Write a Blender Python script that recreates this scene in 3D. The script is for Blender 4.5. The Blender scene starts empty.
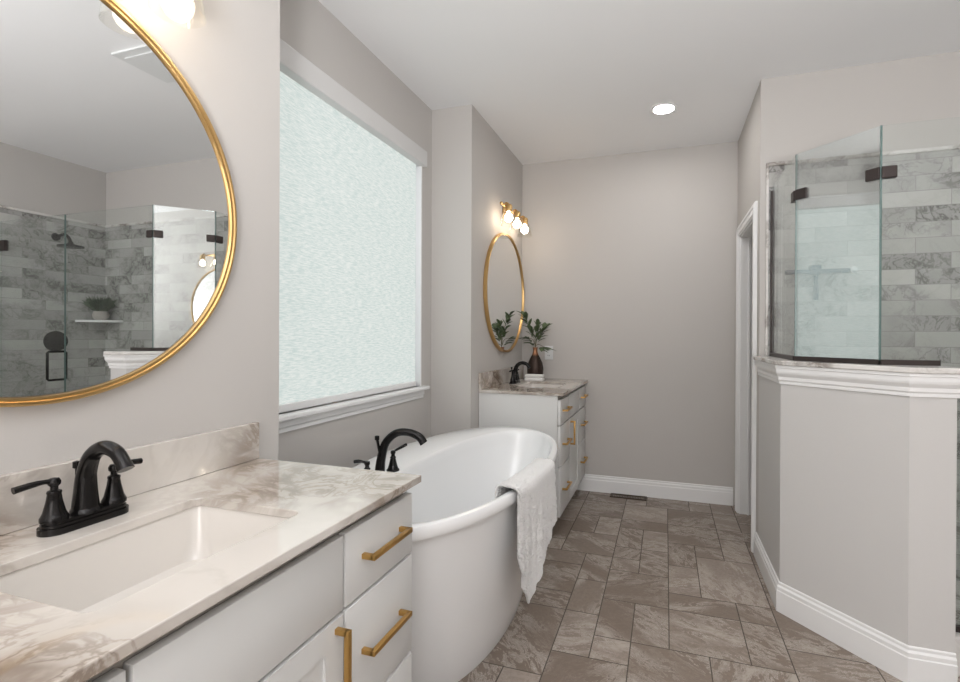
import bpy, bmesh, math, random
from mathutils import Vector, Matrix, noise
PI = math.pi
random.seed(7)
S = bpy.context.scene
COL = S.collection

# ------------------------------------------------------------------ camera
yaw, pitch, roll = 0.3096192, -0.0030256, 0.0043383
fwd = Vector((-math.sin(yaw), math.cos(yaw), 0)); right = Vector((math.cos(yaw), math.sin(yaw), 0)); up = Vector((0, 0, 1))
f2 = fwd*math.cos(pitch) + up*math.sin(pitch); u2 = up*math.cos(pitch) - fwd*math.sin(pitch)
r3 = right*math.cos(roll) + u2*math.sin(roll); u3 = u2*math.cos(roll) - right*math.sin(roll)
cd = bpy.data.cameras.new('camera'); cam = bpy.data.objects.new('camera', cd); COL.objects.link(cam)
cam.matrix_world = Matrix(((r3.x, u3.x, -f2.x, 1.2), (r3.y, u3.y, -f2.y, 0.0), (r3.z, u3.z, -f2.z, 1.272), (0, 0, 0, 1)))
cd.sensor_fit = 'HORIZONTAL'; cd.sensor_width = 36; cd.lens = 480.41/960*36
cd.shift_x = -32/960; cd.shift_y = -3.81/960; cd.clip_start = 0.02
S.camera = cam
# ------------------------------------------------------------------ world, exposure, light levels
w = bpy.data.worlds.new('world'); S.world = w; w.use_nodes = True
w.node_tree.nodes['Background'].inputs[0].default_value = (0.75, 0.85, 1, 1)
w.node_tree.nodes['Background'].inputs[1].default_value = 1.0
S.view_settings.view_transform = 'Standard'; S.view_settings.look = 'None'
S.view_settings.gamma = 1; S.view_settings.use_curve_mapping = False
S.view_settings.exposure = 0.3
SHADE_E = 0.605      # emission of the roller shade fabric, standing in for daylight through it
BULB_E = 15.0       # vanity bulbs
CAN_E = 90.0        # recessed ceiling lamps, the seen one and the added one

def area(name, loc, rot, sx, sy, power, col):
    l = bpy.data.lights.new(name, 'AREA'); l.shape = 'RECTANGLE'; l.size = sx; l.size_y = sy; l.energy = power; l.color = col
    o = bpy.data.objects.new(name, l); COL.objects.link(o); o.location = loc; o.rotation_euler = rot; return o
area('added_ceiling_fill', (1.6, -1.2, 1.0), (math.pi, 0, 0), 0.5, .5, 135, (.98, .985, 1))          # added unseen fill light aimed at the ceiling, standing in for bounced flash

# ------------------------------------------------------------------ materials
def mat(name, col=(.8, .8, .8), rough=.5, metal=0, spec=.5, emit=None, es=0, coat=0, sheen=0):
    m = bpy.data.materials.new(name); m.use_nodes = True
    b = m.node_tree.nodes['Principled BSDF']
    b.inputs['Base Color'].default_value = (*col, 1); b.inputs['Roughness'].default_value = rough
    b.inputs['Metallic'].default_value = metal; b.inputs['Specular IOR Level'].default_value = spec
    b.inputs['Coat Weight'].default_value = coat; b.inputs['Sheen Weight'].default_value = sheen
    if emit: b.inputs['Emission Color'].default_value = (*emit, 1); b.inputs['Emission Strength'].default_value = es
    return m
class NT:
    def __init__(s, m): s.t = m.node_tree; s.n = s.t.nodes; s.b = s.n['Principled BSDF']
    def new(s, typ, **k):
        x = s.n.new(typ)
        for a, v in k.items(): setattr(x, a, v)
        return x
    def link(s, a, b): s.t.links.new(a, b)
    def math(s, op, a, b=None, c=None):
        x = s.new('ShaderNodeMath', operation=op)
        for i, v in enumerate((a, b, c)):
            if v is None: continue
            if isinstance(v, (int, float)): x.inputs[i].default_value = v
            else: s.link(v, x.inputs[i])
        return x.outputs[0]
    def rng(s, v, a, b, c=0, d=1):
        x = s.new('ShaderNodeMapRange', interpolation_type='SMOOTHSTEP'); s.link(v, x.inputs[0])
        for i, q in enumerate((a, b, c, d)): x.inputs[i+1].default_value = q
        return x.outputs[0]
    def mix(s, f, a, b):
        x = s.new('ShaderNodeMix', data_type='RGBA')
        for i, v in ((0, f), (6, a), (7, b)):
            if isinstance(v, (int, float)): x.inputs[i].default_value = v
            elif isinstance(v, tuple): x.inputs[i].default_value = (*v, 1)
            else: s.link(v, x.inputs[i])
        return x.outputs[2]
    def noise(s, vec, scale, detail=4, rough=.5, dist=0, w=None):
        x = s.new('ShaderNodeTexNoise', noise_dimensions='4D' if w is not None else '3D')
        if vec is not None: s.link(vec, x.inputs['Vector'])
        x.inputs['Scale'].default_value = scale; x.inputs['Detail'].default_value = detail
        x.inputs['Roughness'].default_value = rough; x.inputs['Distortion'].default_value = dist
        if w is not None: s.link(w, x.inputs['W'])
        return x.outputs['Fac']
    def ridge(s, v, width): # 1 on the 0.5 iso line
        return s.rng(s.math('ABSOLUTE', s.math('SUBTRACT', v, .5)), 0, width, 1, 0)
    def coords(s, scale=(1, 1, 1), rot=(0, 0, 0), kind='Object'):
        g = s.new('ShaderNodeTexCoord').outputs[kind]
        mp = s.new('ShaderNodeMapping'); s.link(g, mp.inputs[0])
        mp.inputs['Scale'].default_value = scale; mp.inputs['Rotation'].default_value = rot
        return mp.outputs[0]
    def bump(s, h, strength=.2, dist=.01):
        x = s.new('ShaderNodeBump'); x.inputs['Strength'].default_value = strength; x.inputs['Distance'].default_value = dist
        s.link(h, x.inputs['Height']); s.link(x.outputs[0], s.b.inputs['Normal'])

def paint(name, col, rough=.6, bs=.04):
    m = mat(name, col, rough, spec=.3); t = NT(m); c = t.coords()
    t.bump(t.noise(c, 160, 3), bs, .004)
    n = t.noise(c, 1.5, 2)
    t.link(t.mix(n, tuple(q*.98 for q in col), tuple(min(1, q*1.02) for q in col)), t.b.inputs['Base Color'])
    return m
M = {}
M['wall'] = paint('greige_wall_paint', (.54, .517, .495))
M['ceiling'] = paint('ceiling_paint', (.86, .86, .865), .75)
M['trim'] = paint('white_trim_paint', (.82, .82, .82), .32, .015)
M['pony'] = paint('pony_wall_paint', (.62, .61, .60), .5)
M['cabinet'] = paint('white_cabinet_lacquer', (.665, .665, .655), .35, .01)
M['carcass'] = paint('cabinet_frame_lacquer', (.33, .31, .28), .5, .01)
M['valance'] = paint('pale_fabric_valance', (.66, .655, .65), .7)
M['black'] = mat('oil_rubbed_bronze', (.012, .011, .011), .2, .6)
M['clampm'] = mat('dark_bronze_fitting', (.045, .035, .033), .4, .6)
def brushed(name, col, rough):
    m = mat(name, col, rough, 1); t = NT(m)
    return m
M['gold'] = brushed('brushed_gold', (.64, .42, .18), .28)
M['brass'] = brushed('brass_pull', (.62, .38, .13), .34)
M['mirror'] = mat('mirror_silver', (.86, .87, .87), .0, 1)
M['acrylic'] = mat('white_tub_acrylic', (.86, .865, .87), .12, coat=.4)
M['porcelain'] = mat('cream_sink_porcelain', (.68, .645, .605), .1, coat=.5)
M['plastic'] = mat('white_plastic', (.74, .75, .75), .4)
M['dark'] = mat('dark_recess', (.02, .02, .02), .8)
M['bulb'] = mat('lit_bulb', (1, .9, .8), .3, emit=(1, .86, .70), es=BULB_E)
M['can'] = mat('lit_downlight_lens', (1, 1, 1), .3, emit=(1, .975, .95), es=CAN_E)
M['leaf'] = mat('leaf_green', (.06, .10, .045), .45)
M['grass'] = mat('grass_plant_green', (.05, .085, .04), .55)
M['stem'] = mat('leaf_stem', (.10, .09, .04), .6)
M['pot'] = paint('grey_stone_pot', (.42, .39, .36), .7)
M['ventbrown'] = mat('brown_vent_metal', (.07, .05, .035), .5, .5)
M['sq'] = mat('grey_blue_squeegee_plastic', (.03, .055, .08), .4)
t = NT(M['leaf']); t.link(t.mix(t.noise(t.coords(), 30, 2), (.035, .06, .03), (.13, .18, .08)), t.b.inputs['Base Color'])
t = NT(M['grass']); t.link(t.mix(t.noise(t.coords(), 40, 2), (.03, .055, .03), (.12, .16, .09)), t.b.inputs['Base Color'])

def vase_mat():
    m = mat('hammered_bronze_vase', (.05, .05, .04), .4, .7); t = NT(m)
    c = t.coords(kind='Object'); sp = t.new('ShaderNodeSeparateXYZ'); t.link(c, sp.inputs[0])
    g = t.rng(sp.outputs[2], .19, .215)
    t.link(t.mix(g, (.05, .034, .028), (.36, .17, .09)), t.b.inputs['Base Color'])
    v = t.new('ShaderNodeTexVoronoi'); v.inputs['Scale'].default_value = 90; t.link(c, v.inputs[0]); t.bump(v.outputs[0], .35, .004)
    return m
M['vase'] = vase_mat()

def towel_mat():
    m = mat('white_plush_towel', (.93, .92, .91), .95, sheen=.3); t = NT(m)
    t.bump(t.noise(t.coords(), 110, 4, .7), .9, .012); return m
M['towel'] = towel_mat()
M['cloth'] = mat('folded_white_cloth', (.85, .84, .83), .9)
t = NT(M['cloth']); t.bump(t.noise(t.coords(), 300, 3), .5, .004)

def glass_mat(name, f0, tint):
    m = bpy.data.materials.new(name); m.use_nodes = True; nt = m.node_tree; n = nt.nodes; n.clear()
    o = n.new('ShaderNodeOutputMaterial'); mx = n.new('ShaderNodeMixShader')
    tr = n.new('ShaderNodeBsdfTransparent'); gl = n.new('ShaderNodeBsdfGlossy'); gl.inputs['Roughness'].default_value = 0
    tr.inputs[0].default_value = (*tint, 1); gl.inputs[0].default_value = (.97, 1, 1, 1)
    g = n.new('ShaderNodeNewGeometry'); d = n.new('ShaderNodeVectorMath'); d.operation = 'DOT_PRODUCT'
    nt.links.new(g.outputs['Incoming'], d.inputs[0]); nt.links.new(g.outputs['True Normal'], d.inputs[1])
    def ma(op, a, b=0.):
        x = n.new('ShaderNodeMath'); x.operation = op
        for k, v in enumerate((a, b)):
            if isinstance(v, float): x.inputs[k].default_value = v
            else: nt.links.new(v, x.inputs[k])
        return x.outputs[0]
    k = ma('POWER', ma('SUBTRACT', 1., ma('ABSOLUTE', d.outputs['Value'])), 5.)
    nt.links.new(ma('ADD', ma('MULTIPLY', k, 1.-f0), f0), mx.inputs[0])
    nt.links.new(tr.outputs[0], mx.inputs[1]); nt.links.new(gl.outputs[0], mx.inputs[2])
    nt.links.new(mx.outputs[0], o.inputs[0]); return m
M['glass'] = glass_mat('shower_glass', .022, (.955, .97, .965))
M['shadeglass'] = glass_mat('clear_lamp_glass', .03, (.97, .96, .94))
M['glass_diag'] = glass_mat('angled_shower_glass', .31, (.955, .975, .975))  # same glass, reflectance raised on this pane alone to brighten the window's reflection
M['edge'] = mat('glass_polished_edge', (.10, .16, .15), .2)

def marble(name, base, base2, vein, scale, rough, mode='slab'):
    m = mat(name, base, rough, spec=.5); t = NT(m); W = None
    if mode == 'slab': c = t.coords(rot=(.3, .2, .6))
    else:
        g = t.coords(rot={'xz': (-PI/2, 0, 0), 'yz': (0, 0, 0)}[mode])
        sp = t.new('ShaderNodeSeparateXYZ'); t.link(t.coords(), sp.inputs[0]); cb = t.new('ShaderNodeCombineXYZ')
        t.link(sp.outputs[0 if mode == 'xz' else 1], cb.inputs[0]); t.link(sp.outputs[2], cb.inputs[1])
        br = t.new('ShaderNodeTexBrick', offset=.5, offset_frequency=2, squash=1); t.link(cb.outputs[0], br.inputs[0])
        br.inputs['Color1'].default_value = (0, 0, 0, 1); br.inputs['Color2'].default_value = (1, 1, 1, 1); br.inputs['Mortar'].default_value = (.5, .5, .5, 1)
        br.inputs['Scale'].default_value = 1; br.inputs['Mortar Size'].default_value = .0016; br.inputs['Mortar Smooth'].default_value = .1
        br.inputs['Brick Width'].default_value = .305; br.inputs['Row Height'].default_value = .0815; br.inputs['Bias'].default_value = 0
        W = t.math('MULTIPLY', br.outputs['Color'], 37.0); c = t.coords(rot=(.3, .5, .6))
    n1 = t.noise(c, scale, 6, .55, 1.2, W)
    n2 = t.noise(c, scale*2.6, 5, .6, 1.6, W)
    n3 = t.noise(c, scale*.6, 3, .5, .3, W)
    cloud = t.rng(n3, .43, .60) if mode == 'slab' else t.rng(n3, .40, .62)
    wd = .06 if mode == 'slab' else .035
    v1 = t.math('MULTIPLY', t.ridge(n1, wd*.8), t.rng(n3, .42, .62, .08, .9))
    v2 = t.math('MULTIPLY', t.ridge(n2, wd), t.math('MULTIPLY', cloud, .8))
    soft = t.math('MULTIPLY', t.ridge(n1, .16), .5)
    cc = t.mix(t.math('MULTIPLY', cloud, .8), base, base2)
    cc = t.mix(t.math('MULTIPLY', soft, cloud), cc, tuple((a+b)/2 for a, b in zip(vein, base2)))
    if mode != 'slab':
        cc = t.mix(t.rng(br.outputs['Color'], 0, 1, 0, .38), cc, tuple(q*.66 for q in base2))
    cc = t.mix(t.math('MAXIMUM', v1, v2), cc, vein)
    if mode != 'slab':
        cc = t.mix(br.outputs['Fac'], cc, (.30, .29, .28)); t.bump(t.math('SUBTRACT', 1, br.outputs['Fac']), .25, .002)
    t.link(cc, t.b.inputs['Base Color']); return m
M['counter'] = marble('cream_marble_slab', (.66, .62, .575), (.46, .395, .335), (.20, .145, .105), 2.6, .04)
M['counter'].node_tree.nodes['Principled BSDF'].inputs['IOR'].default_value = 1.9
M['counter'].node_tree.nodes['Principled BSDF'].inputs['Specular IOR Level'].default_value = 1.0
M['capmarble'] = marble('grey_marble_cap', (.72, .70, .68), (.55, .52, .49), (.2, .17, .15), 5, .15)
M['tile_xz'] = marble('marble_tile_facing_camera', (.52, .515, .495), (.38, .375, .36), (.12, .115, .11), 3.4, .22, 'xz')
M['tile_yz'] = marble('marble_tile_side', (.52, .515, .495), (.38, .375, .36), (.12, .115, .11), 3.4, .22, 'yz')

def floor_mat():
    m = mat('slate_look_floor_tile', (.2, .17, .15), .38, spec=.35); t = NT(m)
    at = t.new('ShaderNodeAttribute', attribute_name='tile'); sp = t.new('ShaderNodeSeparateColor'); t.link(at.outputs['Color'], sp.inputs[0])
    W = t.math('MULTIPLY', sp.outputs[0], 60.0)
    rot = t.new('ShaderNodeVectorRotate', rotation_type='Z_AXIS'); t.link(t.coords(), rot.inputs[0])
    t.link(t.math('MULTIPLY', sp.outputs[1], 3.0), rot.inputs['Angle'])
    mp = t.new('ShaderNodeMapping'); t.link(rot.outputs[0], mp.inputs[0]); mp.inputs['Scale'].default_value = (1, 2.6, 1)
    n1 = t.noise(mp.outputs[0], 8.5, 10, .74, 1.2, W); n2 = t.noise(mp.outputs[0], 2.2, 4, .5, .6, W); n3 = t.noise(t.coords(), 55, 5, .7)
    base = t.mix(sp.outputs[2], (.205, .16, .128), (.38, .32, .275))
    base = t.mix(t.rng(n3, .35, .65, 0, .35), base, (.16, .13, .105))
    patch = t.math('MULTIPLY', t.rng(n1, .48, .60), t.rng(n2, .40, .55))
    c = t.mix(t.math('MULTIPLY', patch, .62), base, (.54, .485, .435))
    vein = t.math('MULTIPLY', t.ridge(n1, .018), t.rng(n2, .38, .55, .1, .8))
    c = t.mix(vein, c, (.60, .55, .50))
    t.link(c, t.b.inputs['Base Color']); t.bump(t.math('ADD', n1, t.math('MULTIPLY', n3, .3)), .12, .006); return m
M['floor'] = floor_mat(); M['grout'] = paint('dark_floor_grout', (.10, .085, .072), .8)

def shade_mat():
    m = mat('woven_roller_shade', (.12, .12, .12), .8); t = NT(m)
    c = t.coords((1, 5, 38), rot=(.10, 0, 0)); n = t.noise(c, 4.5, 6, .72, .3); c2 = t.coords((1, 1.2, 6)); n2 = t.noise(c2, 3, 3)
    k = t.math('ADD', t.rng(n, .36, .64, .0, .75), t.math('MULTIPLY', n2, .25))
    t.link(t.mix(k, (.60, .74, .71), (1.0, 1.03, .99)), t.b.inputs['Emission Color']); t.b.inputs['Emission Strength'].default_value = SHADE_E  # daylight put into the fabric as emission; no light passes through
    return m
M['shade'] = shade_mat()

# ------------------------------------------------------------------ mesh helpers
def B(): return bmesh.new()
def box(bm, x0, x1, y0, y1, z0, z1, bev=0, seg=2):
    vs = [bm.verts.new((x, y, z)) for z in (z0, z1) for x, y in ((x0, y0), (x1, y0), (x1, y1), (x0, y1))]
    fs = [bm.faces.new([vs[i] for i in f]) for f in ((3, 2, 1, 0), (4, 5, 6, 7), (0, 1, 5, 4), (1, 2, 6, 5), (2, 3, 7, 6), (3, 0, 4, 7))]
    if bev:
        es = list({e for f in fs for e in f.edges})
        bmesh.ops.bevel(bm, geom=es, offset=bev, segments=seg, profile=.5, affect='EDGES')
def prism(bm, poly, z0, z1):
    a = [bm.verts.new((x, y, z0)) for x, y in poly]; b = [bm.verts.new((x, y, z1)) for x, y in poly]; n = len(poly)
    bm.faces.new(a[::-1]); bm.faces.new(b)
    for i in range(n): bm.faces.new((a[i], a[(i+1) % n], b[(i+1) % n], b[i]))
def prism_xz(bm, poly, y0, y1):
    a = [bm.verts.new((x, y0, z)) for x, z in poly]; b = [bm.verts.new((x, y1, z)) for x, z in poly]; n = len(poly)
    bm.faces.new(a); bm.faces.new(b[::-1])
    for i in range(n): bm.faces.new((a[i], a[(i+1) % n], b[(i+1) % n], b[i]))
def loft(bm, rings, close=True, cap0=True, cap1=True):
    R = [[bm.verts.new(p) for p in r] for r in rings]; n = len(rings[0])
    for a, b in zip(R, R[1:]):
        for i in range(n if close else n-1): bm.faces.new((a[i], a[(i+1) % n], b[(i+1) % n], b[i]))
    if cap0: bm.faces.new(R[0][::-1])
    if cap1: bm.faces.new(R[-1])
    return R
def lathe(bm, prof, c=(0, 0, 0), axis='z', seg=32, caps=True, loop=False):
    def P(r, h, a):
        u, v = r*math.cos(a), r*math.sin(a)
        return {'z': (c[0]+u, c[1]+v, c[2]+h), 'x': (c[0]+h, c[1]+u, c[2]+v), 'y': (c[0]+v, c[1]+h, c[2]+u)}[axis]
    rings = [[P(max(r, 1e-5), h, 2*PI*i/seg) for i in range(seg)] for r, h in prof]
    if loop: rings.append(rings[0]); R = loft(bm, rings, cap0=False, cap1=False); bmesh.ops.remove_doubles(bm, verts=bm.verts, dist=1e-6)
    else: loft(bm, rings, cap0=caps, cap1=caps)
def tube(bm, pts, rad, seg=12, sub=6, flat=None):
    pts = [Vector(p) for p in pts]; rad = rad if isinstance(rad, (list, tuple)) else [rad]*len(pts)
    if sub > 1 and len(pts) > 2:
        P, Q = [], []
        for i in range(len(pts)-1):
            p0, p1, p2, p3 = pts[max(i-1, 0)], pts[i], pts[i+1], pts[min(i+2, len(pts)-1)]
            for k in range(sub):
                s = k/sub
                P.append(.5*((2*p1)+(-p0+p2)*s+(2*p0-5*p1+4*p2-p3)*s*s+(-p0+3*p1-3*p2+p3)*s**3)); Q.append(rad[i]*(1-s)+rad[i+1]*s)
        P.append(pts[-1]); Q.append(rad[-1])
    else: P, Q = pts, list(rad)
    T = [(P[min(i+1, len(P)-1)]-P[max(i-1, 0)]).normalized() for i in range(len(P))]
    n = T[0].orthogonal().normalized()
    if flat is not None: n = Vector(flat)
    rings = []
    for p, r, t in zip(P, Q, T):
        n = (n - t*n.dot(t)).normalized(); b = t.cross(n)
        rings.append([tuple(p + r*(math.cos(a)*n + math.sin(a)*b)) for a in (2*PI*i/seg for i in range(seg))])
    loft(bm, rings)
def sweep(bm, prof, path):      # prof: closed (distance to the left of the path, z)
    path = [Vector((*p, 0)) for p in path]; rings = []
    for i, p in enumerate(path):
        d0 = (p - path[i-1]).normalized() if i else (path[1]-p).normalized()
        d1 = (path[i+1]-p).normalized() if i < len(path)-1 else d0
        n0 = Vector((-d0.y, d0.x, 0)); n1 = Vector((-d1.y, d1.x, 0)); m = (n0+n1).normalized(); k = 1/max(.2, m.dot(n0))
        rings.append([(p.x+m.x*k*d, p.y+m.y*k*d, z) for d, z in prof])
    loft(bm, rings)
def plate_hole(bm, outer, inner, z0, z1):
    for z in (z0, z1):
        es = []
        for loop in (outer, inner):
            vs = [bm.verts.new((x, y, z)) for x, y in loop]
            es += [bm.edges.new((vs[i], vs[(i+1) % len(vs)])) for i in range(len(vs))]
        bmesh.ops.triangle_fill(bm, edges=es, use_beauty=True, use_dissolve=False)
    for loop in (outer, inner):
        n = len(loop)
        for i in range(n):
            (xa, ya), (xb, yb) = loop[i], loop[(i+1) % n]
            bm.faces.new([bm.verts.new(q) for q in ((xa, ya, z0), (xb, yb, z0), (xb, yb, z1), (xa, ya, z1))])
    bmesh.ops.remove_doubles(bm, verts=bm.verts, dist=1e-6)
def rrect(x0, x1, y0, y1, r, n=6):
    out = []
    for cx, cy, a0 in ((x1-r, y1-r, 0), (x0+r, y1-r, PI/2), (x0+r, y0+r, PI), (x1-r, y0+r, 1.5*PI)):
        out += [(cx+r*math.cos(a0+PI/2*i/n), cy+r*math.sin(a0+PI/2*i/n)) for i in range(n+1)]
    return out
def obj(name, bm, m, parent=None, smooth=False, loc=None, bev=0):
    bmesh.ops.recalc_face_normals(bm, faces=bm.faces)
    me = bpy.data.meshes.new(name); bm.to_mesh(me); bm.free()
    me.materials.append(m if not isinstance(m, str) else M[m])
    o = bpy.data.objects.new(name, me); COL.objects.link(o)
    if parent: o.parent = parent
    if loc: o.location = loc
    if smooth:
        for p in me.polygons: p.use_smooth = True
        me.set_sharp_from_angle(angle=math.radians(38))
    if bev:
        md = o.modifiers.new('bevel', 'BEVEL'); md.width = bev; md.segments = 2; md.limit_method = 'ANGLE'
    return o
def tag(o, label, cat, group=None):
    o['label'] = label; o['category'] = cat
    if group: o['group'] = group
    return o
def thing(name, label, cat, loc=(0, 0, 0), group=None):
    o = bpy.data.objects.new(name, None); o.empty_display_size = .1; COL.objects.link(o); o.location = loc
    return tag(o, label, cat, group)
def struct(name, bm, m, label=None, parent=None, **k):
    o = obj(name, bm, m, parent, **k)
    if not parent: o['kind'] = 'structure'
    if label: o['label'] = label
    return o

# ------------------------------------------------------------------ room shell
H = 2.74; XR = 1.71; XS = 3.70; YB = 3.96; YS = 3.045; YF = -1.9; XA = -.26; YA0 = 1.26; YA1 = 2.83
bm = B(); box(bm, -.5, XS+.2, YF-.1, YB+.6, H, H+.1); struct('ceiling', bm, 'ceiling', 'flat white ceiling')
bm = B(); box(bm, -.15, 0, YF, YA0, 0, H); box(bm, XA, -.15, YA0-.1, YA0, 0, H); struct('wall_left', bm, 'wall', 'greige wall behind the near vanity')
bm = B(); box(bm, XA, .021, YA1, YB, 0, H); struct('wall_alcove', bm, 'wall', 'greige wall behind the far vanity')
WY0, WY1, WZ0, WZ1 = 1.40, 2.70, .955, 2.42
bm = B()
for a in ((YA0-.1, YA1+.05, 0, WZ0), (YA0-.1, YA1+.05, WZ1, H), (YA0-.1, WY0, WZ0, WZ1), (WY1, YA1+.05, WZ0, WZ1)): box(bm, XA-.14, XA, *a)
struct('wall_window', bm, 'wall', 'greige alcove wall around the window')
bm = B(); box(bm, XA, XR+.9, YB, YB+.1, 0, H); struct('wall_back', bm, 'wall', 'greige back wall beside the far vanity')
DY0, DY1, DZ = 3.19, 3.80, 2.0
bm = B(); box(bm, XR, XR+.12, YS+.0, DY0, 0, H); box(bm, XR, XR+.12, DY1, YB, 0, H); box(bm, XR, XR+.12, DY0, DY1, DZ, H)
struct('wall_right', bm, 'wall', 'greige wall with the doorway')
bm = B(); box(bm, XR+.12, XS, YS, YS+.12, 0, H); struct('wall_shower', bm, 'wall', 'painted wall above the shower tile')
bm = B(); box(bm, XS, XS+.12, YF, YS+.12, 0, H); struct('wall_side', bm, 'wall', 'side wall of the shower and room')
bm = B(); box(bm, -.15, XS+.12, YF-.1, YF, 0, H); struct('wall_front', bm, 'wall', 'wall behind the photographer')
bm = B(); box(bm, XR+.9, XR+1.0, YS+.12, YB+.1, 0, H); struct('wall_closet', bm, 'wall', 'wall of the room beyond the doorway')

# floor tiles: staggered mix of rectangles on a base
bm = B(); box(bm, XA, XS, YF, YB, -.05, -.001); struct('floor', bm, 'grout', 'brown stone-look tile floor')
U = .152; nx, ny = int(4.1/U)+1, int(6.0/U)+1
occ = [[False]*ny for _ in range(nx)]; rnd = random.Random(11)
bm = B(); lay = bm.loops.layers.color.new('tile')
for j in range(ny):
    for i in range(nx):
        if occ[i][j]: continue
        opts = [(2, 3), (2, 2), (2, 2), (2, 2), (2, 1), (1, 2), (1, 2), (3, 2), (1, 1), (2, 1)]; rnd.shuffle(opts); opts.append((1, 1))
        for a, b in opts:
            if i+a <= nx and j+b <= ny and not any(occ[i+p][j+q] for p in range(a) for q in range(b)): break
        for p in range(a):
            for q in range(b): occ[i+p][j+q] = True
        x0, y0 = -.30+i*U, YF+j*U; g = .0022; x1, y1 = x0+a*U-g, y0+b*U-g; x0 += g; y0 += g
        x0, x1 = max(x0, XA), min(x1, XS); y1 = min(y1, YB)
        if x1-x0 < .01 or y1-y0 < .01: continue
        f = bm.faces.new([bm.verts.new(q) for q in ((x0, y0, 0), (x1, y0, 0), (x1, y1, 0), (x0, y1, 0))])
        c = (rnd.random(), rnd.random(), rnd.random(), 1)
        for l in f.loops: l[lay] = c
struct('floor', bm, 'floor', 'mixed-size brown stone-look floor tiles with pale veins')

# shower tile linings
TZ = 2.235
bm = B(); box(bm, XR+.035, XS, YS-.012, YS, 0, TZ); struct('wall_tile', bm, 'tile_xz', 'grey veined marble subway tile on the shower end wall')
bm = B(); box(bm, XS-.012, XS, 2.18, YS-.012, 0, TZ); struct('wall_tile', bm, 'tile_yz', 'grey veined marble subway tile on the shower side wall')
bm = B(); box(bm, XR+.035, XS, YS-.022, YS, TZ, TZ+.022, .006); box(bm, XS-.022, XS, 2.18, YS-.02, TZ, TZ+.022, .006)
box(bm, XR+.028, XR+.042, YS-.02, YS, 1.16, TZ+.022, .005); struct('trim_1', bm, 'capmarble', 'marble pencil trim edging the shower tile')
bm = B(); prism(bm, [(1.832, YS-.013), (1.832, 2.605), (2.075, 2.362), (2.204, 2.362), (2.204, 2.331), (XS-.013, 2.331), (XS-.013, YS-.013)], 0, .03); struct('floor_shower', bm, 'capmarble', 'marble shower floor')

# pony wall
PO = [(XR, YS), (XR, 2.505), (2.058, 2.134), (2.20, 2.134)]
PI_ = [(2.20, 2.36), (2.07, 2.36), (1.83, 2.60), (1.83, YS)]
bm = B(); prism(bm, PO+PI_, 0, 1.137); struct('wall_pony', bm, 'pony', 'angled half wall in front of the shower')
bm = B(); prism(bm, [(XR-.032, YS), (XR-.032, 2.49), (2.046, 2.10), (2.215, 2.10), (2.215, 2.38), (2.08, 2.38), (1.845, 2.61), (1.845, YS-.012)], 1.142, 1.163)
struct('trim_2', bm, 'capmarble', 'marble cap on the half wall', bev=.004)
crown = [(0, 1.055), (-.006, 1.055), (-.006, 1.068), (-.010, 1.074), (-.010, 1.088), (-.020, 1.104), (-.022, 1.112), (-.022, 1.128), (-.026, 1.130), (-.026, 1.1415), (0, 1.1415)]
bm = B(); sweep(bm, crown, [(XR, YS), (XR, 2.505), (2.058, 2.134), (2.20, 2.134), (2.20, 2.26)]); struct('trim_3', bm, 'trim', 'white crown moulding under the half-wall cap')
BZ = .135
base = [(0, 0), (.015, 0), (.015, BZ*.70), (.012, BZ*.73), (.012, BZ*.84), (.006, BZ*.90), (.006, BZ*.97), (.003, BZ), (0, BZ)]
ng = [(-d, z) for d, z in base]
bm = B(); sweep(bm, ng, [(XR, 3.10), (XR, 2.505), (2.058, 2.134), (2.20, 2.134)]); struct('baseboard_pony', bm, 'trim', 'white baseboard along the half wall')
bm = B(); sweep(bm, ng, [(.50, YB), (XR-.02, YB)]); struct('baseboard_back', bm, 'trim', 'white baseboard along the back wall')
bm = B(); sweep(bm, ng, [(0.0, 1.17), (0, YA0), (XA, YA0), (XA, YA1), (.021, YA1), (.021, 2.95)]); struct('baseboard_left', bm, 'trim', 'white baseboard in the tub alcove')
bm = B(); box(bm, 2.203, XS-.012, 2.22, 2.33, 0, .15, .006); struct('trim_4', bm, 'capmarble', 'marble shower curb')

# doorway in the right wall: jamb, casing, door swung into the next room
bm = B(); box(bm, XR-.001, XR+.125, DY1-.018, DY1, 0, DZ); box(bm, XR-.001, XR+.125, DY0, DY0+.018, 0, DZ); box(bm, XR-.001, XR+.125, DY0, DY1, DZ-.018, DZ)
box(bm, XR+.05, XR+.062, DY1-.03, DY1-.018, 0, DZ-.018)
struct('trim_5', bm, 'trim', 'white door jamb')
cw = .075
bm = B()
for (a, b, d) in ((0, cw, .012), (.012, cw-.004, .017), (.045, cw-.012, .021)):
    box(bm, XR-d, XR-.0005, DY1-.006+a, DY1-.006+b, 0, DZ-.006+a); box(bm, XR-d, XR-.0005, DY0+.006-b, DY0+.006-a, 0, DZ-.006+a)
    box(bm, XR-d, XR, DY0+.006-b, DY1-.006+b, DZ-.006+a, DZ-.006+b)
struct('trim_6', bm, 'trim', 'white door casing')
bm = B(); box(bm, XR+.128, XR+.74, DY1-.022, DY1+.012, .01, DZ-.02); d = struct('door_1', bm, 'trim', 'white door standing open into the next room', bev=.003)
for z in (.45, 1.12, 1.80):
    bm = B(); lathe(bm, [(.007, -.045), (.007, .045)], (XR+.112, DY1-.026, z), seg=12); box(bm, XR+.08, XR+.112, DY1-.0205, DY1-.0178, z-.045, z+.045)
    obj('hinge', bm, 'black', d, True)

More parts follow.
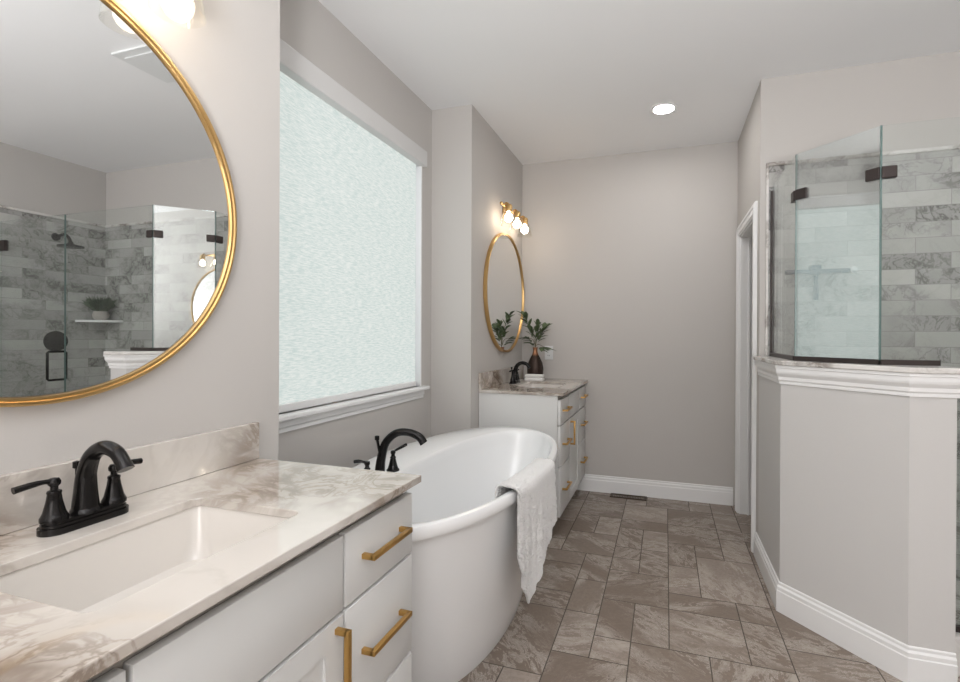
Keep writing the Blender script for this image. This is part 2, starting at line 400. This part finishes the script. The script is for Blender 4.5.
# window
bm = B()
box(bm, XA-.13, XA, WY0, WY0+.012, WZ0, WZ1); box(bm, XA-.13, XA, WY1-.012, WY1, WZ0, WZ1); box(bm, XA-.13, XA, WY0, WY1, WZ1-.012, WZ1)
for y0, y1, z0, z1 in ((WY0+.012, WY0+.06, WZ0, WZ1), (WY1-.06, WY1-.012, WZ0, WZ1), (WY0+.06, WY1-.06, WZ1-.06, WZ1-.012), (WY0+.06, WY1-.06, WZ0, WZ0+.05)): box(bm, XA-.10, XA-.05, y0, y1, z0, z1, .003)
win = struct('window_1', bm, 'trim', 'white framed window over the tub')
bm = B(); box(bm, XA-.078, XA-.072, WY0+.05, WY1-.05, WZ0+.04, WZ1-.05); obj('window_glass', bm, 'glass', win)
bm = B(); box(bm, XA-.13, XA+.045, WY0-.05, WY1+.03, WZ0-.022, WZ0, .006)
sweep(bm, [(0, .933), (.016, .933), (.016, .905), (.010, .897), (.010, .882), (0, .882)][::-1], [(XA, WY1+.01), (XA, WY0-.03)])
obj('window_sill', bm, 'trim', win)
sh = thing('roller_shade', 'translucent pale woven roller shade pulled down over the window', 'window shade', (XA-.02, 2.05, WZ1))
def L(bm, o):
    bmesh.ops.translate(bm, verts=bm.verts, vec=-Vector(o.location)); return bm
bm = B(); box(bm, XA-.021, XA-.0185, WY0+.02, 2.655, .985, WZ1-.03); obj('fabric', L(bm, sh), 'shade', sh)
bm = B(); box(bm, XA-.030, XA-.010, WY0+.02, 2.655, .956, .990, .004); obj('bottom_rail', L(bm, sh), 'trim', sh)
bm = B(); box(bm, XA-.03, XA+.03, WY0-.03, 2.715, 2.33, 2.425, .006); obj('valance', L(bm, sh), 'valance', sh)

# ------------------------------------------------------------------ vanities
def pull(name, parent, c, length, vertical, m='brass'):
    bm = B(); s = .0058; d = .034; h = length/2
    if vertical:
        box(bm, c[0]+d-2*s, c[0]+d, c[1]-s, c[1]+s, c[2]-h, c[2]+h, .001)
        for z in (c[2]-h, c[2]+h-2*s): box(bm, c[0]-.0005, c[0]+d-s, c[1]-s, c[1]+s, z, z+2*s, .001)
    else:
        box(bm, c[0]+d-2*s, c[0]+d, c[1]-h, c[1]+h, c[2]-s, c[2]+s, .001)
        for y in (c[1]-h, c[1]+h-2*s): box(bm, c[0]-.0005, c[0]+d-s, y, y+2*s, c[2]-s, c[2]+s, .001)
    return obj(name, bm, m, parent, True)
def vanity(y0, y1, ya, yb, hinge_near, label, lift=.0):
    yc = (y0+y1)/2; t = thing('vanity_cabinet', label, 'bathroom vanity', (0, yc, 0))
    bm = B(); e = .012
    for a, b in ((y0, y0+.018), (y1-.018, y1)): prism_xz(bm, [(.002, -lift), (.455, -lift), (.455, .085), (.5305, .085), (.5305, .873), (.002, .873)], a, b)     # side panels
    box(bm, .003, .02, y0+.018, y1-.018, .08, .872); box(bm, .02, .51, y0+.018, y1-.018, .08, .0895)
    box(bm, .44, .45, y0+.018, y1-.018, -lift, .08)                                                        # toe kick
    obj('body', L(bm, t), 'cabinet', t)
    bm = B()
    for a, b in ((y0+.0181, y0+.03), (ya-.018, ya+.018), (yb-.018, yb+.018), (y1-.03, y1-.0181)): box(bm, .512, .530, a, b, .09, .8725)
    for z0, z1 in ((.09, .11), (.665, .70), (.835, .8725)): box(bm, .511, .529, y0+.0181, y1-.0181, z0, z1)
    obj('face_frame', L(bm, t), 'carcass', t)
    g = .004
    def slab(name, a, b, z0, z1):
        bm = B(); box(bm, .5315, .550, a, b, z0, z1, .0015); return obj(name, L(bm, t), 'cabinet', t, True)
    zs = ((.688, .846), (.424, .680), (.108, .416))
    for a, b in ((y0+g, ya-g), (yb+g, y1-g)):
        for z0, z1 in zs:
            dr = slab('drawer', a, b, z0, z1); zc = (z0+z1)/2
            pull('handle', dr, (.550, (a+b)/2-yc, zc+.006), .17, False)
    slab('front_panel', ya+g, yb-g, .688, .846)
    a, b = ya+g, yb-g                                                              # shaker door
    bm = B(); s = .055; z0, z1 = .108, .680
    box(bm, .5315, .5435, a+s-.005, b-s+.005, z0+s-.005, z1-s+.005)
    for p in ((a, a+s, z0, z1), (b-s, b, z0, z1), (a+s, b-s, z0, z0+s), (a+s, b-s, z1-s, z1)): box(bm, .5315, .5505, *p)
    dr = obj('door', L(bm, t), 'cabinet', t)
    yh = a+.028 if hinge_near else b-.022
    pull('handle', dr, (.5505, yh-yc, .58), .165, True)
    return t
V1 = vanity(.135, 1.158, .435, .866, False, 'white vanity cabinet in the foreground left with brass bar handles')
V2 = vanity(2.965, 3.955, 3.275, 3.67, True, 'white vanity cabinet against the far back wall', .02)
V2.location += Vector((.022, 0, .02))
def counter(y0, y1, sy0, sy1, label, lab2, sh_=(0, 0, 0)):
    t = thing('countertop', label, 'countertop', (0, (y0+y1)/2, .874))
    sx0, sx1 = .168, .463
    bm = B(); plate_hole(bm, [(.002, y0), (.572, y0), (.572, y1), (.002, y1)], rrect(sx0, sx1, sy0, sy1, .022), .8745, .894)
    obj('slab', L(bm, t), 'counter', t, bev=.0025)
    bm = B(); box(bm, .001, .020, y0+.001, y1-.003, .8945, 1.005, .002); obj('backsplash', L(bm, t), 'counter', t)
    s = thing('sink_basin', lab2, 'sink', ((sx0+sx1)/2, (sy0+sy1)/2, .74))
    rings = []
    for ins, z, r in ((-.012, .8742, .03), (-.004, .8742, .026), (-.003, .868, .026), (.004, .80, .035), (.014, .765, .045), (.04, .748, .05), (.10, .742, .04)):
        rings.append([(x, y, z) for x, y in rrect(sx0+ins, sx1-ins, sy0+ins, sy1-ins, r)])
    out = [[(x, y, z) for x, y in rrect(sx0-i2, sx1+i2, sy0-i2, sy1+i2, .03)] for i2, z in ((.012, .8742), (.012, .80), (0, .75), (-.03, .734))]
    bm = B(); loft(bm, rings, cap0=False); loft(bm, out, cap0=False); bmesh.ops.remove_doubles(bm, verts=bm.verts, dist=1e-5)
    obj('basin', L(bm, s), 'porcelain', s, True)
    bm = B(); lathe(bm, [(.0, 0), (.022, 0), (.022, .003), (.014, .004), (.012, .002), (0, .002)], ((sx0+sx1)/2, (sy0+sy1)/2, .7425), seg=24)
    obj('drain', L(bm, s), 'black', s, True)
    t.location += Vector(sh_); s.location += Vector(sh_)
    return t
counter(.13, 1.165, .443, .84, 'cream veined marble countertop on the foreground vanity', 'cream undermount sink set in the foreground countertop')
counter(2.955, 3.957, 3.26, 3.66, 'cream veined marble countertop on the far vanity', 'white undermount sink in the far vanity top', (.022, 0, .02))

# bathroom faucets
def lever(bm, c, s, ln=.058):   # s: +1 points to +y
    x, y, z = c
    lathe(bm, [(.0215, 0), (.0215, .006), (.0195, .010), (.017, .016), (.0125, .036), (.0105, .050), (.0115, .053), (.0105, .056), (.006, .058), (.006, .064), (.0095, .068), (.010, .074), (.007, .080), (0, .081)], (x, y, z), seg=24)
    tube(bm, [(x, y, z+.073), (x-.002, y+s*.015, z+.076), (x-.004, y+s*.034, z+.075), (x-.006, y+s*ln, z+.072)], [.006, .0045, .006, .0066], 10)
def faucet(loc, label):
    t = thing('faucet', label, 'faucet', loc)
    bm = B()
    for k, (o, z0, z1) in enumerate(((0, 0, .012), (.004, .012, .018), (.007, .018, .024))):
        prism(bm, rrect(-.027+o, .027-o, -.076+o, .076-o, .0265-o, 8), z0, z1)
    obj('base_plate', bm, 'black', t, True)
    bm = B(); tube(bm, [(0, 0, .02), (0, 0, .06), (.003, 0, .10), (.02, 0, .136), (.053, 0, .154), (.088, 0, .147), (.110, 0, .124)], [.024, .0195, .0165, .015, .014, .013, .0125], 20, 8)
    tube(bm, [(.108, 0, .126), (.114, 0, .116)], [.0135, .0145], 20); lathe(bm, [(.026, 0), (.024, .006), (.021, .010)], (0, 0, .0235), seg=28)
    obj('spout', bm, 'black', t, True)
    for s in (-1, 1):
        bm = B(); lever(bm, (0, s*.052, .0235), s); obj('handle', bm, 'black', t, True)
    bm = B(); lathe(bm, [(.003, 0), (.003, .085), (.007, .088), (.007, .10), (.0, .102)], (-.026, 0, .02), seg=12); obj('lift_rod', bm, 'black', t, True)
    return t
faucet((.093, .657, .894), 'black two-handle faucet beside the foreground sink')
faucet((.115, 3.47, .914), 'black two-handle faucet on the far vanity')

# mirrors
def mirror(y, z, label):
    t = thing('round_mirror', label, 'mirror', (0, y, z)); R = .452
    bm = B(); lathe(bm, [(R, .002), (R, .026), (R-.003, .029), (R-.008, .029), (R-.010, .025), (R-.016, .025), (R-.018, .018), (R-.018, .002)], axis='x', seg=200, loop=True)
    obj('frame', bm, 'gold', t, True)
    bm = B(); lathe(bm, [(0, .004), (R-.0185, .004), (R-.0185, .018), (0, .018)], axis='x', seg=128); obj('mirror_glass', bm, 'mirror', t)
    return t
mirror(.622, 1.583, 'large round gold-framed mirror above the foreground vanity')
mirror(3.485, 1.597, 'round gold-framed mirror above the far vanity').location.x = .022

# vanity lights
def vlight(y, z, label):
    t = thing('vanity_light', label, 'wall lamp', (0, y, z))
    bm = B(); box(bm, .001, .022, -.06, .06, -.055, .055, .006); obj('backplate', bm, 'gold', t, True)
    bm = B(); tube(bm, [(.06, -.25, 0), (.06, .25, 0)], .009, 14, 1); tube(bm, [(.02, 0, 0), (.06, 0, 0)], .010, 14, 1)
    for s in (-1, 1): lathe(bm, [(0, -.012), (.012, -.006), (.012, .006), (0, .012)], (.06, s*.255, 0), axis='y', seg=14)
    obj('crossbar', bm, 'gold', t, True)
    for k in (-1, 0, 1):
        c = (.098, k*.205, -.005)
        bm = B(); tube(bm, [(.06, c[1], 0), (.08, c[1], .014), (c[0], c[1], .005)], .007, 10); lathe(bm, [(.0, .006), (.022, .004), (.027, -.006), (.027, -.040), (.022, -.046), (0, -.046)], c, seg=24)
        so = obj('socket', bm, 'gold', t, True)
        bm = B(); pr = [(.030, -.038), (.040, -.055), (.050, -.090), (.055, -.118), (.058, -.142)]; pi = [(r-.002, h) for r, h in pr]
        lathe(bm, pr + pi[::-1], c, seg=32, loop=True); obj('glass_shade', bm, 'shadeglass', t, True)
        bm = B(); lathe(bm, [(.012, -.046), (.013, -.062)] + [(.031*math.sin(a), -.090+.031*math.cos(a)) for a in [.45+i*(PI-.45)/12 for i in range(13)]], c, seg=24)
        obj('bulb', bm, 'bulb', so, True)
    return t
vlight(.636, 2.178, 'gold three-bulb light above the foreground mirror')
vlight(3.49, 2.215, 'gold three-bulb light glowing above the far mirror').location.x = .022

# ceiling fittings
def can(x, y, label, grp=None):
    t = thing('recessed_light', label, 'ceiling light', (x, y, H), grp)
    bm = B(); lathe(bm, [(.088, 0), (.088, -.004), (.080, -.007), (.064, -.003), (.062, 0)], seg=48, loop=True); obj('trim_ring', bm, 'trim', t, True)
    bm = B(); lathe(bm, [(0, -.0005), (.0615, -.0005), (.0615, -.002), (0, -.002)], seg=40); obj('lens', bm, 'can', t)
can(1.18, 3.255, 'round recessed light in the ceiling near the back wall')
can(1.05, 1.8, 'added unseen recessed light brightening the room above the near end of the bathtub')  # added lamp outside the view, brightens the middle of the room
t = thing('exhaust_vent', 'white square ceiling vent seen in the foreground mirror', 'ceiling vent', (1.45, 1.90, H))
bm = B(); box(bm, -.15, .15, -.15, .15, -.012, -.0005, .004); obj('cover', bm, 'plastic', t)
bm = B(); box(bm, -.11, .11, -.11, .11, -.018, -.0125, .003); obj('grille', bm, 'plastic', t)

# ------------------------------------------------------------------ bathtub
TX, TY, TH = .302, 2.04, .70
tub = thing('bathtub', 'white oval freestanding bathtub under the window', 'bathtub', (TX, TY, 0))
NS = 96
def ell(cx, cy, a, b, z, e=2.0):
    out = []
    for i in range(NS):
        t_ = 2*PI*i/NS; c, s = math.cos(t_), math.sin(t_)
        out.append((cx+a*math.copysign(abs(c)**(2/e), c), cy+b*math.copysign(abs(s)**(2/e), s), z))
    return out
def mixp(s): # body profile 0 bottom .. 1 top
    k = s**.85; return .252+(.388-.252)*k, .575+(.815-.575)*k
rings = []
for s in [0]+[i/14 for i in range(1, 15)]:
    a, b = mixp(s); rings.append(ell(0, 0, a, b, .001 + s*.652, 2.12))
rings[0:0] = [ell(0, 0, .245, .565, .0005, 2.12)]
ins = []
ix, iw, il = .098, .280, .755
rim = [ell(0, 0, .394, .831, .654, 2.15), ell(0, 0, .406, .844, .658, 2.15), ell(0, 0, .410, .848, .668, 2.15), ell(0, 0, .410, .848, .690, 2.15), ell(0, 0, .406, .844, .698, 2.15), ell(0, 0, .398, .836, TH, 2.15)]
inner = [ell(ix, 0, iw, il, TH, 2.2), ell(ix, 0, iw-.006, il-.008, TH-.004, 2.2), ell(ix, 0, iw-.012, il-.018, TH-.018, 2.2)]
for s in [i/12 for i in range(1, 13)]:
    inner.append(ell(ix-.03*s, 0, (iw-.012)*(1-.30*s**1.6)-.03*s, (il-.018)*(1-.26*s**1.4), TH-.018-.44*s, 2.25))
inner.append(ell(ix-.03, 0, .10, .42, .232, 2.2))
bm = B(); loft(bm, rings+rim+inner); obj('shell', bm, 'acrylic', tub, True)
bm = B(); lathe(bm, [(0, 0), (.03, 0), (.03, .004), (0, .006)], (.07, -.30, .2325), seg=24); obj('drain', bm, 'black', tub, True)

tf = thing('tub_faucet', 'black widespread faucet mounted on the bathtub rim', 'faucet', (.0, 1.68, TH))
tf.location.x = .115-.01
bm = B(); lathe(bm, [(.030, 0), (.030, .006), (.024, .012), (.021, .022)], seg=28)
tube(bm, [(0, 0, .01), (.004, .004, .07), (.02, .010, .135), (.06, .022, .176), (.11, .035, .181), (.152, .045, .164), (.172, .05, .138)], [.021, .018, .0165, .0155, .015, .016, .0165], 20, 8)
tube(bm, [(.004, -.006, .10), (-.006, -.010, .158)], .0055, 10, 1); lathe(bm, [(0, 0), (.009, 0), (.009, .016), (0, .018)], (-.006, -.010, .152), seg=12); obj('spout', bm, 'black', tf, True)
for dy, s in ((-.085, -1), (.10, 1)):
    bm = B(); lathe(bm, [(.027, 0), (.027, .005), (.022, .010), (.016, .03), (.011, .052), (.013, .056), (.008, .062), (.008, .070), (.011, .074), (.010, .084), (0, .087)], (0, dy, 0), seg=24)
    tube(bm, [(0, dy, .078), (-.008*s+.01, dy+s*.018, .082), (.02*s, dy+s*.045, .094), (.03*s, dy+s*.06, .100)] if s > 0 else [(0, dy, .078), (-.015, dy-.008, .084), (-.03, dy-.014, .086), (-.045, dy-.02, .084)], [.0065, .005, .007, .0065], 10)
    obj('handle', bm, 'black', tf, True)

# towel draped over the tub rim
def towel():
    nu, nv = 110, 190; t0, t1 = -.44, .03
    bm = B(); G = []
    for i in range(nu):
        u = i/(nu-1); th = t0+(t1-t0)*u; c, s = math.cos(th), math.sin(th); row = []
        ex = 2/2.15; rx, ry = math.copysign(abs(c)**ex, c), math.copysign(abs(s)**ex, s)
        n = Vector((c/.434, s/.832, 0)).normalized()
        P = Vector((TX+.410*rx, TY+.848*ry, 0))
        zb = .47-.21*min(1, u/.25)**.8 if u < .25 else .26+.20*((u-.25)/.75)**1.3
        din = .14+.05*math.sin(u*7)
        W = .072; Lin, Lout = din, TH-zb; tot = Lin+W+Lout
        for j in range(nv):
            q = j/(nv-1)*tot
            if q < Lin: off = -W+.006-.02*(1-q/Lin); z = TH-(Lin-q)+.004
            elif q < Lin+W:
                k = (q-Lin)/W; off = -W+.006+(W+.008)*k; z = TH+.010*math.sin(PI*k)**.4+.006
            else:
                d = q-Lin-W; off = .014-.02*d; z = TH-d
            fold = .008*math.sin(u*13+1)+.006*math.sin(u*27)
            amt = max(0, min(1, (q-Lin-W)/.2)) if q > Lin+W else .2
            off += abs(fold)*amt
            p = P + n*off; p.z = z
            nz = noise.noise(p*30)*.004+noise.noise(p*95)*.0045+noise.noise(p*260)*.0045
            e_n = n if q > Lin+W else (-n if q < Lin else Vector((0, 0, 1)))
            p = p + e_n*(abs(nz)*1.1+.002)
            p.y += noise.noise(Vector((u*3, q*14, 2)))*.008*(1 if i in (0, nu-1) else .6)
            row.append(bm.verts.new(p - Vector((TX+.43, TY, TH))))
        G.append(row)
    for i in range(nu-1):
        for j in range(nv-1): bm.faces.new((G[i][j], G[i+1][j], G[i+1][j+1], G[i][j+1]))
    o = obj('towel', bm, 'towel', loc=(TX+.43, TY, TH), smooth=False)
    for p in o.data.polygons: p.use_smooth = True
    md = o.modifiers.new('thick', 'SOLIDIFY'); md.thickness = .008; md.offset = 1
    tag(o, 'fluffy white towel draped over the bathtub rim', 'towel')
towel()

# ------------------------------------------------------------------ shower enclosure
GZ = 2.112; gx, gy = 1.77, 2.51; cx, cy = 2.011, 2.265; gt = .005
def panel(bm, a, b, z0, z1, th=gt):
    a, b = Vector((*a, 0)), Vector((*b, 0)); d = (b-a).normalized(); n = Vector((-d.y, d.x, 0))*th
    prism(bm, [tuple((p+s*n)[:2]) for p, s in ((a, -1), (b, -1), (b, 1), (a, 1))], z0, z1)
en = thing('shower_enclosure', 'frameless glass shower enclosure standing on the half wall', 'shower screen', (cx, cy, 1.165))
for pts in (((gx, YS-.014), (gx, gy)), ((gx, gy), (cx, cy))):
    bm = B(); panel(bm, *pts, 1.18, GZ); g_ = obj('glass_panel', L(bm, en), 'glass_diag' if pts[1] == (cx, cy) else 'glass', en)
bm = B(); n_ = gt
vs = [(cx, 1.18), (2.21, 1.18), (2.21, .165), (2.866, .165), (2.866, GZ), (cx, GZ)]
A = [bm.verts.new((x, cy-n_, z)) for x, z in vs]; C = [bm.verts.new((x, cy+n_, z)) for x, z in vs]
bm.faces.new(A); bm.faces.new(C[::-1])
for i in range(6): bm.faces.new((A[i], C[i], C[(i+1) % 6], A[(i+1) % 6]))
obj('glass_panel', L(bm, en), 'glass', en)
bm = B(); panel(bm, (3.585, cy), (XS-.013, cy), .165, GZ); obj('glass_panel', L(bm, en), 'glass', en)
# polished edges
bm = B()
for x, y in ((gx, gy), (cx, cy)): box(bm, x-.0035, x+.0035, y-.0035, y+.0035, 1.18, GZ+.001)
box(bm, 2.8665, 2.868, cy-gt, cy+gt, .165, GZ)
obj('glass_edge', L(bm, en), 'edge', en)
bm = B()
panel(bm, (gx, YS-.014), (gx, gy+.003), 1.1635, 1.184, .010); panel(bm, (gx, gy), (cx, cy), 1.1635, 1.184, .010); panel(bm, (cx, cy), (2.205, cy), 1.1635, 1.184, .010)
box(bm, gx-.010, gx+.010, YS-.030, YS-.0125, 1.1635, GZ-.02)
obj('channel', L(bm, en), 'clampm', en)
bm = B(); box(bm, 2.206, 2.866, cy-.010, cy+.010, .151, .172); obj('channel', L(bm, en), 'clampm', en)
def clamp(p, d, w=.052, h=.048):
    bm = B(); p = Vector(p); d = Vector((*d, 0)).normalized(); n = Vector((-d.y, d.x, 0))
    pr = [tuple((p+d*a+n*b)[:2]) for a, b in ((0, -.012), (w, -.012), (w, .012), (0, .012))]
    prism(bm, pr, p.z-h/2, p.z+h/2); return bm
dA = (0, 1); dB = (cx-gx, cy-gy); dBn = (gx-cx, gy-cy)
for p, ds in (((gx, gy, 1.925), (dA, dB)), ((cx, cy, 1.925), (dBn, (1, 0)))):
    bm = B()
    for d_ in ds:
        b2 = clamp(p, d_); me = bpy.data.meshes.new('x'); b2.to_mesh(me); b2.free(); bm.from_mesh(me); bpy.data.meshes.remove(me)
    obj('clamp', L(bm, en), 'clampm', en, bev=.004)
dr = thing('shower_door', 'frameless glass shower door with black handle seen in the mirror', 'shower door', (3.58, cy, .17))
bm = B(); panel(bm, (2.872, cy), (3.58, cy), .178, GZ); obj('glass_panel', L(bm, dr), 'glass', dr)
bm = B()
for s in (-1, 1):
    y = cy+s*.055
    tube(bm, [(2.955, cy+s*.003, .945), (2.955, y-s*.008, .945), (2.955, y, .953), (2.955, y, 1.137), (2.955, y-s*.008, 1.145), (2.955, cy+s*.003, 1.145)], .008, 12, 1)
obj('handle', L(bm, dr), 'black', dr, True)
for z in (.45, 1.93):
    bm = B(); box(bm, 3.52, 3.64, cy-.012, cy+.012, z-.04, z+.04, .004); obj('hinge', L(bm, dr), 'clampm', dr)

# shower fittings on the side wall
X0 = XS-.012
t = thing('wall_shower_head', 'black round shower head on the marble tile wall', 'shower', (X0, 2.66, 2.08))
bm = B(); lathe(bm, [(0, 0), (.032, 0), (.028, -.010), (.012, -.014), (0, -.014)], axis='x', seg=24); tube(bm, [(-.01, 0, 0), (-.10, 0, .015), (-.155, 0, -.01), (-.18, 0, -.045)], .011, 14); obj('arm', bm, 'black', t, True)
bm = B(); lathe(bm, [(0, .035), (.015, .035), (.018, .02), (.05, .008), (.085, 0), (.085, -.012), (0, -.014)], (-.185, 0, -.085), seg=36); obj('head', bm, 'black', t, True)
t = thing('shower_valve', 'black round valve plate on the shower tile', 'shower valve', (X0, 2.66, 1.21))
bm = B(); lathe(bm, [(0, 0), (.085, 0), (.083, -.008), (.03, -.014), (0, -.014)], axis='x', seg=40); obj('plate', bm, 'black', t, True)
bm = B(); lathe(bm, [(0, -.014), (.024, -.014), (.020, -.05), (0, -.052)], axis='x', seg=20); tube(bm, [(-.042, 0, 0), (-.048, -.03, -.03), (-.046, -.055, -.05)], .007, 10); obj('handle', bm, 'black', t, True)
t = tag(None or obj('corner_shelf', (lambda b: (prism(b, [(X0, YS-.0125), (X0-.235, YS-.0125)]+[(X0-.235*math.cos(a), YS-.0125-.235*math.sin(a)) for a in [i*PI/2/12 for i in range(1, 13)]], 0, .018), bmesh.ops.translate(b, verts=b.verts, vec=(-X0, -YS, 0)), b)[-1])(B()), 'trim', loc=(X0, YS, 1.375), bev=.002), 'white corner shelf holding the potted plant in the shower', 'shelf')
pl = thing('potted_plant', 'small green grassy plant in grey pot on corner shelf', 'potted plant', (3.605, 2.945, 1.394))
bm = B(); lathe(bm, [(0, 0), (.035, 0), (.055, .02), (.060, .045), (.052, .075), (.049, .078), (.045, .074), (0, .070)], seg=32); obj('pot', bm, 'pot', pl, True)
bm = B(); r = random.Random(3)
for k in range(210):
    a = r.random()*2*PI; sp_ = r.uniform(.03, .10); h = r.uniform(.09, .15)*(1.15-sp_*3.5); q = r.random()*.035; w_ = r.uniform(.002, .004)
    b0 = Vector((q*math.cos(a), q*math.sin(a), .07)); tip = b0+Vector((sp_*math.cos(a), sp_*math.sin(a), h)); mid = (b0+tip)/2+Vector((0, 0, .03))
    sd = Vector((-math.sin(a), math.cos(a), 0))*w_
    v = [bm.verts.new(x) for x in (b0-sd, b0+sd, mid+sd, tip, mid-sd)]; bm.faces.new(v)
o = obj('foliage', bm, 'grass', pl)
md = o.modifiers.new('thick', 'SOLIDIFY'); md.thickness = .001

# squeegee and small white disc on shower end wall
t = thing('squeegee', 'grey shower squeegee hanging on the tile behind the glass', 'squeegee', (1.985, YS-.04, 1.63))
bm = B(); box(bm, -.155, .155, -.008, .008, -.012, .012, .003); obj('blade', bm, 'sq', t)
bm = B(); box(bm, -.035, .02, -.012, .025, -.015, .035, .004); tube(bm, [(-.006, 0, -.01), (-.006, -.004, -.05), (-.006, -.006, -.10), (-.006, -.004, -.155)], [.014, .009, .013, .012], 14); obj('handle', bm, 'sq', t, True)
bm = B(); lathe(bm, [(0, .0), (.016, 0), (.018, -.008), (.010, -.018), (0, -.020)], axis='y', seg=24)
tag(obj('wall_disc', bm, 'plastic', loc=(2.165, YS-.0125, 1.637), smooth=True), 'small white round disc on the tile right of the squeegee', 'disc')

# ------------------------------------------------------------------ items on far vanity
vx, vy = .185, 3.80
bm = B(); pr = [(0, 0), (.038, 0), (.047, .01), (.054, .05), (.055, .085), (.048, .125), (.033, .16), (.020, .185), (.015, .205), (.015, .225), (.019, .235), (.016, .235), (.011, .22), (.011, .17), (0, .16)]
lathe(bm, [(q*1.22, h*1.12) for q, h in pr], seg=40); tag(obj('bottle_vase', bm, 'vase', loc=(vx, vy, .9145), smooth=True), 'dark bronze bottle vase with copper neck on far vanity', 'vase')
def leaf(bm, p, d, upv, ln, wd):
    d = d.normalized(); sd = d.cross(upv).normalized(); nn = sd.cross(d)
    N = 6; Lr, Rr, Cc = [], [], []
    for i in range(N+1):
        s = i/N; wv = wd*math.sin(PI*min(1, s*.93+.05))**.8; c = p+d*ln*s+Vector((0, 0, -.18*ln*s*s))
        Cc.append(bm.verts.new(c)); Lr.append(bm.verts.new(c+sd*wv+nn*wv*.25)); Rr.append(bm.verts.new(c-sd*wv+nn*wv*.25))
    for i in range(N):
        bm.faces.new((Lr[i], Cc[i], Cc[i+1], Lr[i+1])); bm.faces.new((Cc[i], Rr[i], Rr[i+1], Cc[i+1]))
specs = [((-.09, -.06, .27), 13, 'leafy stem leaning left toward the far mirror'), ((.02, .00, .19), 13, 'upright leafy stem in the bronze vase'),
         ((.08, .03, .17), 12, 'leafy stem spreading right above the bronze vase'), ((.10, -.04, .0), 9, 'leafy stem drooping right beside the wall outlet'), ((-.08, .02, .08), 10, 'short leafy stem low at the left of the vase')]
rl = random.Random(5)
for (dx, dy, dz), nl, lab in specs:
    t = thing('leafy_stem', lab, 'foliage', (vx, vy, 1.172), 'leafy stems in the bronze vase')
    p0, p1, p2 = Vector((0, 0, -.05)), Vector((dx*.3, dy*.3, .03+dz*.5)), Vector((dx, dy, dz))
    bm = B(); tube(bm, [p0, Vector((0, 0, .005)), p1, p2], [.0025, .0022, .002, .001], 6); obj('stem', bm, 'stem', t, True)
    bm = B()
    for k in range(nl):
        s = .35+.65*k/(nl-1); p = (p0*(1-s)**2+p1*2*s*(1-s)+p2*s*s) if k < nl-1 else p2
        a = k*2.4+rl.random(); ax = (p2-p1).normalized(); o_ = Vector((math.cos(a), math.sin(a), rl.uniform(-.1, .5)))
        leaf(bm, p, (o_*.7+ax*.9), Vector((0, 0, 1)) if abs(o_.z) < .9 else Vector((1, 0, 0)), rl.uniform(.065, .095), rl.uniform(.015, .021))
    o = obj('foliage', bm, 'leaf', t, True)
    md = o.modifiers.new('thick', 'SOLIDIFY'); md.thickness = .0008
bm = B(); box(bm, -.08, .07, -.034, .034, 0, .025, .009, 3); box(bm, -.079, .069, -.033, .033, .0255, .052, .009, 3)
o = obj('folded_cloth', bm, 'cloth', loc=(.215, 3.688, .9145), smooth=True); tag(o, 'small folded white cloth in front of the bronze vase', 'cloth')

# outlet, floor vent
t = thing('power_outlet', 'white wall outlet on the back wall beside the vase', 'outlet', (.262, YB, 1.13))
bm = B(); box(bm, -.036, .036, -.006, -.0003, -.058, .058, .003); obj('cover_plate', bm, 'plastic', t)
for z in (-.024, .024):
    bm = B(); box(bm, -.016, .016, -.0085, -.0062, z-.014, z+.014, .002); so = obj('socket', bm, 'plastic', t)
    bm = B(); box(bm, -.008, -.005, -.0092, -.0088, z-.005, z+.006); box(bm, .005, .008, -.0092, -.0088, z-.005, z+.006); obj('slot', bm, 'dark', so)
t = thing('floor_vent', 'brown slotted floor vent by the back baseboard', 'floor vent', (.925, 3.895, 0))
bm = B(); fr_ = [(-.14, -.045), (.14, -.045), (.14, .045), (-.14, .045)]; inn = [(-.122, -.03), (.122, -.03), (.122, .03), (-.122, .03)]
plate_hole(bm, fr_, inn, .0005, .006); obj('frame', bm, 'ventbrown', t)
bm = B()
for k in range(20): x = -.118+k*.0124; box(bm, x-.002, x+.002, -.03, .03, .001, .005)
obj('slats', bm, 'ventbrown', t)
